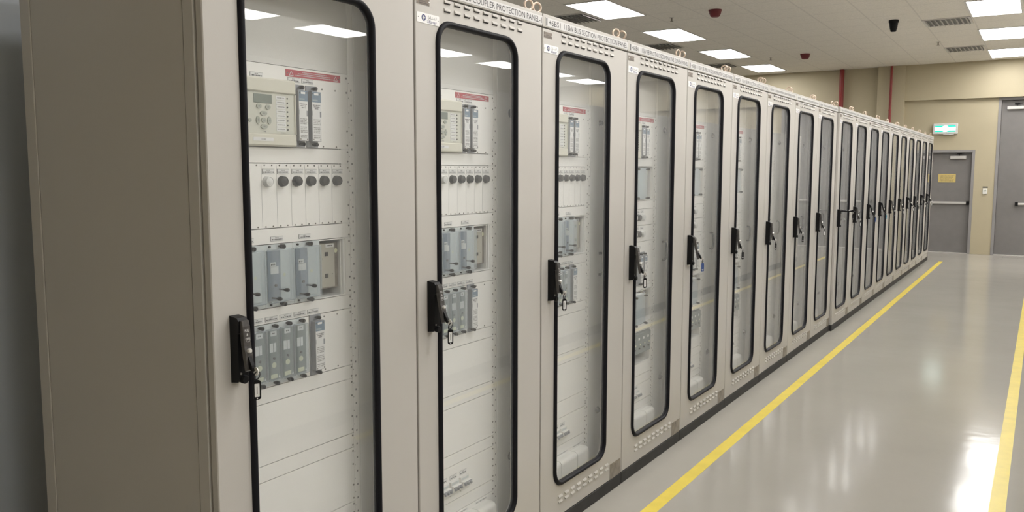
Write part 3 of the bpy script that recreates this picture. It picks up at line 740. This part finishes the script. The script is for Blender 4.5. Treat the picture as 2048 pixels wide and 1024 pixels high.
KEYCOL = {5: 'tagblue', 12: 'tagblue', 13: 'tagteal', 6: 'dark', 7: 'dark', 8: 'dark', 14: 'dark', 10: 'dark', 17: 'dark'}
KEYWORD = {'tagblue': 'blue', 'tagteal': 'teal', 'dark': 'black', 'white': 'white-faced black'}
for k in range(1, 20):
    col = KEYCOL.get(k, 'white'); a = math.radians(LEVER[k]); px = CABS[k].location.x
    if k in (10,): x, z = .036 + .085 * math.sin(a), 1.182 - .085 * math.cos(a) - .004
    else: x, z = .036 + .115 * math.sin(a) + .008, 1.182 - .115 * math.cos(a)
    where = {1: 'nearest cabinet', 2: 'COUPLER PROTECTION cabinet', 3: 'BUS SECTION cabinet', 4: 'ZONE-A cabinet', 5: 'ZONE-B cabinet', 6: 'CHECK ZONE cabinet', 10: 'cabinet with its lever sticking out', 19: 'last cabinet, by the far doors'}.get(k, ORD[k] + ' cabinet of the row')
    o = empty('key_ring', (px + x, (k - 1) * W + .0705, z), 'key with %s tag in the lock of the %s' % (KEYWORD[col], where), 'key', 'keys hanging in the cabinet locks')
    mesh_obj('key', make_key, 'key', o); mesh_obj('ring', make_ring, 'ring', o); mesh_obj('kt' + col, lambda: make_keytag(col), 'key_tag', o)

# opposite row on the far side of the aisle (outside the frame, seen mirrored in the door glass): plain doors
def plain_body():
    mb = MB(); mb.box(-.80, -.025, .002, W - .002, .085, H - .01, 'paint', .003); return mb
def plain_door():
    mb = MB(); mb.box(-.024, 0, .005, W - .005, .09, H - .014, 'paint', .003); return mb
def plain_plinth():
    mb = MB(); mb.box(-.79, -.004, .002, W - .002, 0, .085, 'plinth'); return mb
for k in range(3, 18):
    o = empty('relay_cabinet', (1.855, k * W, 0), '%s plain-fronted cabinet across the aisle, mirrored in the door glass' % ORD[k - 2], 'cabinet', 'cabinets across the aisle')
    o.rotation_euler = (0, 0, PI)
    for key, fn, nm in (('ob', plain_body, 'body'), ('od', plain_door, 'door'), ('op', plain_plinth, 'plinth')): mesh_obj(key, fn, nm, o)

# ------------------------------------------------------------------ room shell
X0, X1, Y0 = -8.0, 10.6, -3.6
def slab(name, m, *b):
    mb = MB(); mb.box(*b, m); return struct(mb.build(name))
slab('floor', 'floor', X0 - .2, X1 + .2, Y0 - .2, YW + .4, -.15, 0)
slab('ceiling', 'ceil', X0 - .2, X1 + .2, Y0 - .2, YW + .4, HC, HC + .15)
slab('wall_left', 'gwall', X0 - .2, X0, Y0, YW, 0, HC)
slab('wall_right', 'cwall', X1, X1 + .2, Y0, YW, 0, HC)
slab('wall_near', 'cwall', X0, X1, Y0 - .2, Y0, 0, HC)
slab('trim_3', 'gwall', -1.70, -1.07, -.55, 1.2, 0, HC)['label'] = 'grey column close behind the near end of the cabinet row'
# far wall with two door openings
D1, D2 = (-.42, .575, 1.985), (.915, 3.05, 2.945)
mb = MB(); xs = [X0, D1[0], D1[1], D2[0], D2[1], X1]
mb.box(xs[0], xs[1], YW, YW + .2, 0, HC, 'cwall'); mb.box(xs[2], xs[3], YW, YW + .2, 0, HC, 'cwall'); mb.box(xs[4], xs[5], YW, YW + .2, 0, HC, 'cwall')
mb.box(xs[1], xs[2], YW, YW + .2, D1[2], HC, 'cwall'); mb.box(xs[3], xs[4], YW, YW + .2, D2[2], HC, 'cwall')
struct(mb.build('wall_far'))
slab('trim_1', 'cwall', -1.18, -.685, YW - .13, YW, 0, HC)['label'] = 'cream column on the far wall'
slab('trim_2', 'cwall', -.685, X1, YW - .09, YW, 2.945, HC)['label'] = 'cream beam across the far wall above the doors'

def door(n, d, leaves, label):
    x0, x1, zt = d; fw = .05
    root = bpy.data.objects.new('door_%d' % n, None); C.objects.link(root); root.location = (0, YW, 0); struct(root, label)
    f = MB(); f.box(x0, x0 + fw, -.012, .16, 0, zt, 'dframe', .003); f.box(x1 - fw, x1, -.012, .16, 0, zt, 'dframe', .003); f.box(x0 + fw, x1 - fw, -.012, .16, zt - fw, zt, 'dframe', .003)
    f.build('door_frame', root)
    t = MB(); t.box(x0 + fw, x1 - fw, .03, .16, 0, .012, 'alu'); t.build('threshold', root)
    w = (x1 - x0 - 2 * fw) / leaves
    for i in range(leaves):
        a = x0 + fw + i * w + .003; b = a + w - .006
        l = MB(); l.box(a, b, .085, .13, .014, zt - fw - .003, 'door', .002); lf = l.build('door_leaf', root)
        # panic bar and closer
        q = a + (.28 if n == 2 else 0)
        p = MB(); p.box(q + .03, b - .01, .035, .07, .950, .992, 'alu', .006); p.box(q + .02, q + .07, .03, .086, .935, 1.005, 'black', .004); p.box(b - .06, b - .008, .03, .086, .935, 1.005, 'black', .004)
        p.build('panic_bar', lf)
        zc = zt - .10 if n == 1 else zt - .15
        c0 = b - .37 if n == 1 else a + .085
        c = MB(); c.box(c0, c0 + .275, .028, .085, zc - .072, zc - .012, 'alu', .006); c.build('door_closer', lf)
        c = MB(); c.box(c0 + .12, c0 + .20, .02, .05, zc + .02, zc + .04, 'black'); c.tube([(c0 + .16, .05, zc - .012), (c0 + .16, .04, zc + .03), (c0 + .24, .0, zc + .035)], .006, 'black', seg=6); c.build('closer_arm', lf)
    return root
door(1, D1, 1, 'grey steel single door at the end of the row')
door(2, D2, 2, 'tall grey steel double door at the right edge')
# notice on the small door
mb = MB(); mb.box(-.040, .262, YW + .080, YW + .084, 1.365, 1.525, 'notice')
r = random.Random(3)
def fmarks(y, x0, x1, z0, z1, m, wide):
    x = x0
    while x < x1:
        w = r.uniform(.4, 1.3) * wide; w = min(w, x1 - x); mb.add([(x, y, z0), (x + w, y, z0), (x + w, y, z1), (x, y, z1)], [(0, 1, 2, 3)], m); x += w + .4 * wide
for i in range(5): fmarks(YW + .0795, -.01 + .01 * (i % 2), .235 - .015 * (i % 3), 1.487 - i * .025, 1.497 - i * .025, 'bronze', .018)
tag(mb.build('notice'), 'yellow notice sheet stuck on the small grey door', 'notice')
# emergency exit sign
o = empty('exit_sign', (0, YW, 2.29), 'lit green and white emergency exit sign above the small grey door', 'exit sign')
mb = MB(); mb.box(-.160, .262, -.085, 0, 0, .198, 'exitframe', .008); mb.box(.02, .20, -.08, -.02, -.012, 0, 'exitframe'); mb.build('housing', o)
mb = MB(); mb.prism([(-.122, .040), (.226, .040), (.226, .158), (-.122, .158)], -.0875, -.085, 'exitgreen', 'y'); pn = mb.build('sign_face', o)
mb = MB(); yb = -.0895
mb.prism([(-.120, .066), (.224, .066), (.224, .128), (-.120, .128)], yb, yb + .002, 'exitlit', 'y')
mb.prism([(.052 + .062 * math.cos(a), .099 + .058 * math.sin(a)) for a in [2 * PI * i / 24 for i in range(24)]], yb - .0006, yb + .002, 'exitlit', 'y'); mb.build('lit_symbol', pn)
# door release switch
o = empty('door_release_switch', (.773, YW, 1.15), 'small white door release switch on the cream wall between the doors', 'switch')
mb = MB(); mb.box(-.038, .038, -.03, 0, 0, .105, 'white', .004); mb.build('box', o)
mb = MB(); mb.box(-.043, .043, -.006, 0, .118, .138, 'ink'); mb.build('caption_plate', o, 'dark caption plate')
mb = MB(); mb.lathe([(.017, 0), (.017, -.012), (.012, -.015)], (.004, -.03, .065), 'btn', 'y', 14); mb.build('button', o)
# red sprinkler pipes
for x, y, rr, lab in ((-1.865, YW - .09, .046, 'thick dark red pipe down the far wall left of the column'), (-.925, YW - .20, .024, 'thin red pipe down the column on the far wall')):
    o = empty('fire_pipe', (x, y, 0), lab, 'pipe', 'red pipes on the far wall')
    mb = MB(); mb.cyl((0, 0, .02), rr, HC - .03, 'pipe', 'z', 20); mb.build('pipe', o)
    for z in (.8, 2.75):
        c = MB(); c.lathe([(rr + .004, 0), (rr + .004, .03)], (0, 0, z), 'pipe', 'z', 20); c.box(-.01, .01, rr - .004, (YW - .005 - y) if x < -1.2 else (YW - .135 - y), z + .008, z + .022, 'steel'); c.build('pipe_clamp', o)

# painted floor lines
for xa, xb, y0, y1, lab in ((.222, .287, 1.0, 15.0, 'long yellow line on the floor along the cabinet row'), (1.575, 1.642, 2.2, 15.0, 'yellow floor line at the right edge of the aisle')):
    mb = MB(); mb.box(xa, xb, y0, y1, 0, .0009, 'yline'); tag(mb.build('floor_line'), lab, 'floor line', 'yellow lines on the floor')

# ------------------------------------------------------------------ ceiling fittings
def light_mesh(w, l):
    f = MB(); t = .022; h = .012
    f.box(0, w, 0, t, -h, .0, 'lightfr'); f.box(0, w, l - t, l, -h, 0, 'lightfr'); f.box(0, t, t, l - t, -h, 0, 'lightfr'); f.box(w - t, w, t, l - t, -h, 0, 'lightfr')
    d = MB(); d.box(t, w - t, t, l - t, -.008, -.002, 'light'); return f.mesh('frame'), d.mesh('diffuser')
LM = light_mesh(.60, 1.19); LM2 = light_mesh(.64, 1.12)
def ceil_light(x, y, lab, lm=LM, group=None):
    o = empty('ceiling_light', (x, y, HC), lab, 'ceiling light', group)
    for me, n in zip(lm, ('frame', 'diffuser')):
        c = bpy.data.objects.new(n, me); C.objects.link(c); c.parent = o
    return o
GA = 'light panels behind and above the cabinet row'; GB = 'light panels above the aisle'
LA = {4: 'largest and nearest bright light panel above the cabinet tops', 5: 'second bright light panel in the line above the cabinet tops', 6: 'third bright light panel in the line above the cabinet tops', 7: 'farthest and smallest bright light panel above the cabinet tops'}
LB = {5: 'nearest bright light panel at the top right corner of the picture', 6: 'middle bright light panel of the three at the right', 7: 'farthest bright light panel at the right, close to the far wall'}
for i in range(8):
    y = -1.53 + 2.38 * i  # first panels, behind the camera, are added to brighten the end panel
    ceil_light(-3.455, y, LA.get(i, '%s light panel behind the row, out of the picture overhead' % ORD[i + 1]), LM, GA)
    if i > 0: ceil_light(.765, y + .04, LB.get(i, '%s light panel of the aisle, out of the picture overhead' % ORD[i + 1]), LM, GB)
    ceil_light(2.83, y + .04, '%s added fill light panel above the opposite row, out of the picture' % ORD[i + 1], LM, 'added fill light panels above the opposite row')  # unseen column added to brighten the door fronts and interiors
    ceil_light(4.89, y + .04, '%s added fill light panel behind the opposite row, out of the picture' % ORD[i + 1], LM, 'added fill light panels behind the opposite row')  # second unseen column, added for more low-angle light on the doors
for i, y in enumerate((1.0, 3.3, 5.53, 7.35, 9.98, 11.95, 13.83, 15.5)):
    ceil_light(6.95, y, '%s light panel across the room, seen mirrored in the door glass' % ORD[i + 1], LM2, 'light panels across the room')

def vent(x, y, lab):
    o = empty('ceiling_vent', (x, y, HC), lab, 'vent', 'slatted ceiling vents')
    w = .59; mb = MB(); t = .03
    mb.box(0, w, 0, t, -.012, 0, 'vent'); mb.box(0, w, w - t, w, -.012, 0, 'vent'); mb.box(0, t, t, w - t, -.012, 0, 'vent'); mb.box(w - t, w, t, w - t, -.012, 0, 'vent'); mb.box(t, w - t, t, w - t, -.002, -.0005, 'inkgrey')
    mb.build('frame', o)
    s = MB(); n = 9
    for i in range(n):
        a = t + .02 + i * (w - 2 * t - .04) / (n - 1)
        s.prism([(a - .022, -.004), (a - .019, -.004), (a + .016, -.034), (a + .013, -.034)], t, w - t, 'vent', 'y')
    s.build('slats', o)
vent(.17, 11.55, 'nearer white slatted vent in the ceiling at the right'); vent(.17, 14.53, 'farther white slatted vent in the ceiling, close to the far wall')
vent(-4.06, 8.60, 'slatted vent in the ceiling above the BUS SECTION cabinet'); vent(-4.06, 11.6, 'slatted vent in the ceiling above the ZONE-A cabinet'); vent(-4.06, 14.55, 'slatted vent in the ceiling above the CHECK ZONE cabinet')
def detector(x, y, lab):
    o = empty('fire_detector', (x, y, HC), lab, 'fire detector', 'red detectors on the ceiling')
    mb = MB(); mb.lathe([(.085, 0), (.085, -.012), (.080, -.018)], (0, 0, 0), 'detred', 'z', 24); mb.build('base', o)
    mb = MB(); mb.lathe([(.078, -.018), (.074, -.045), (.058, -.080), (.045, -.088), (.0001, -.088)], (0, 0, 0), 'detred', 'z', 24); mb.build('head', o)
detector(-1.98, 9.35, 'nearer and larger dark red fire detector on the ceiling'); detector(-1.97, 14.1, 'farther and smaller dark red fire detector on the ceiling')
o = empty('ceiling_sounder', (-.15, 11.35, HC), 'black tapered device hanging from the ceiling, right of the red detectors', 'sounder')
mb = MB(); mb.lathe([(.065, 0), (.065, -.03), (.050, -.05)], (0, 0, 0), 'black', 'z', 20); mb.build('mount', o)
mb = MB(); mb.lathe([(.056, -.05), (.048, -.11), (.036, -.15), (.030, -.155), (.0001, -.155)], (0, 0, 0), 'black', 'z', 20); mb.build('body', o)
def sprinkler(x, y, lab):
    o = empty('sprinkler_head', (x, y, HC), lab, 'sprinkler', 'sprinkler heads in the ceiling')
    mb = MB(); mb.lathe([(.035, 0), (.03, -.008)], (0, 0, 0), 'vent', 'z', 14); mb.build('escutcheon', o)
    mb = MB(); mb.cyl((0, 0, -.05), .010, .045, 'zinc', 'z', 10); mb.lathe([(.022, -.055), (.022, -.050)], (0, 0, 0), 'zinc', 'z', 12); mb.build('head', o)
sprinkler(-2.65, 9.55, 'small sprinkler head in the ceiling left of the nearer red detector'); sprinkler(-2.6, 14.2, 'small sprinkler head in the ceiling left of the farther red detector'); sprinkler(.16, 13.8, 'small sprinkler head in the ceiling between the two right-hand vents')

# ------------------------------------------------------------------ world, camera, view
w = bpy.data.worlds.new('world'); bpy.context.scene.world = w; w.use_nodes = True
w.node_tree.nodes['Background'].inputs[0].default_value = (0.9, 0.92, 1.0, 1); w.node_tree.nodes['Background'].inputs[1].default_value = 0.02
f, yaw, pitch, roll = 1666.7255, 0.5665, -0.1008, 0.0013
cd = bpy.data.cameras.new('camera'); cam = bpy.data.objects.new('camera', cd); C.objects.link(cam)
cd.sensor_width = 36; cd.lens = f / 2048 * 36; cd.clip_start = .02; cd.clip_end = 100
fwd = Vector((-math.sin(yaw) * math.cos(pitch), math.cos(yaw) * math.cos(pitch), math.sin(pitch)))
right = Vector((math.cos(yaw), math.sin(yaw), 0)); up = right.cross(fwd)
c, s = math.cos(roll), math.sin(roll)
R_, U_ = c * right + s * up, -s * right + c * up
m = Matrix((R_, U_, -fwd)).transposed().to_4x4(); m.translation = Vector((1.7096, -1.3098, 1.5587))
cam.matrix_world = m
sc = bpy.context.scene; sc.camera = cam
sc.view_settings.view_transform = 'Standard'; sc.view_settings.look = 'None'; sc.view_settings.gamma = 1; sc.view_settings.use_curve_mapping = False
sc.view_settings.exposure = 0.0
sc.cycles.use_denoising = True
sc.cycles.max_bounces = 10; sc.cycles.transparent_max_bounces = 24; sc.cycles.diffuse_bounces = 4; sc.cycles.glossy_bounces = 5
sc.cycles.sample_clamp_indirect = 6
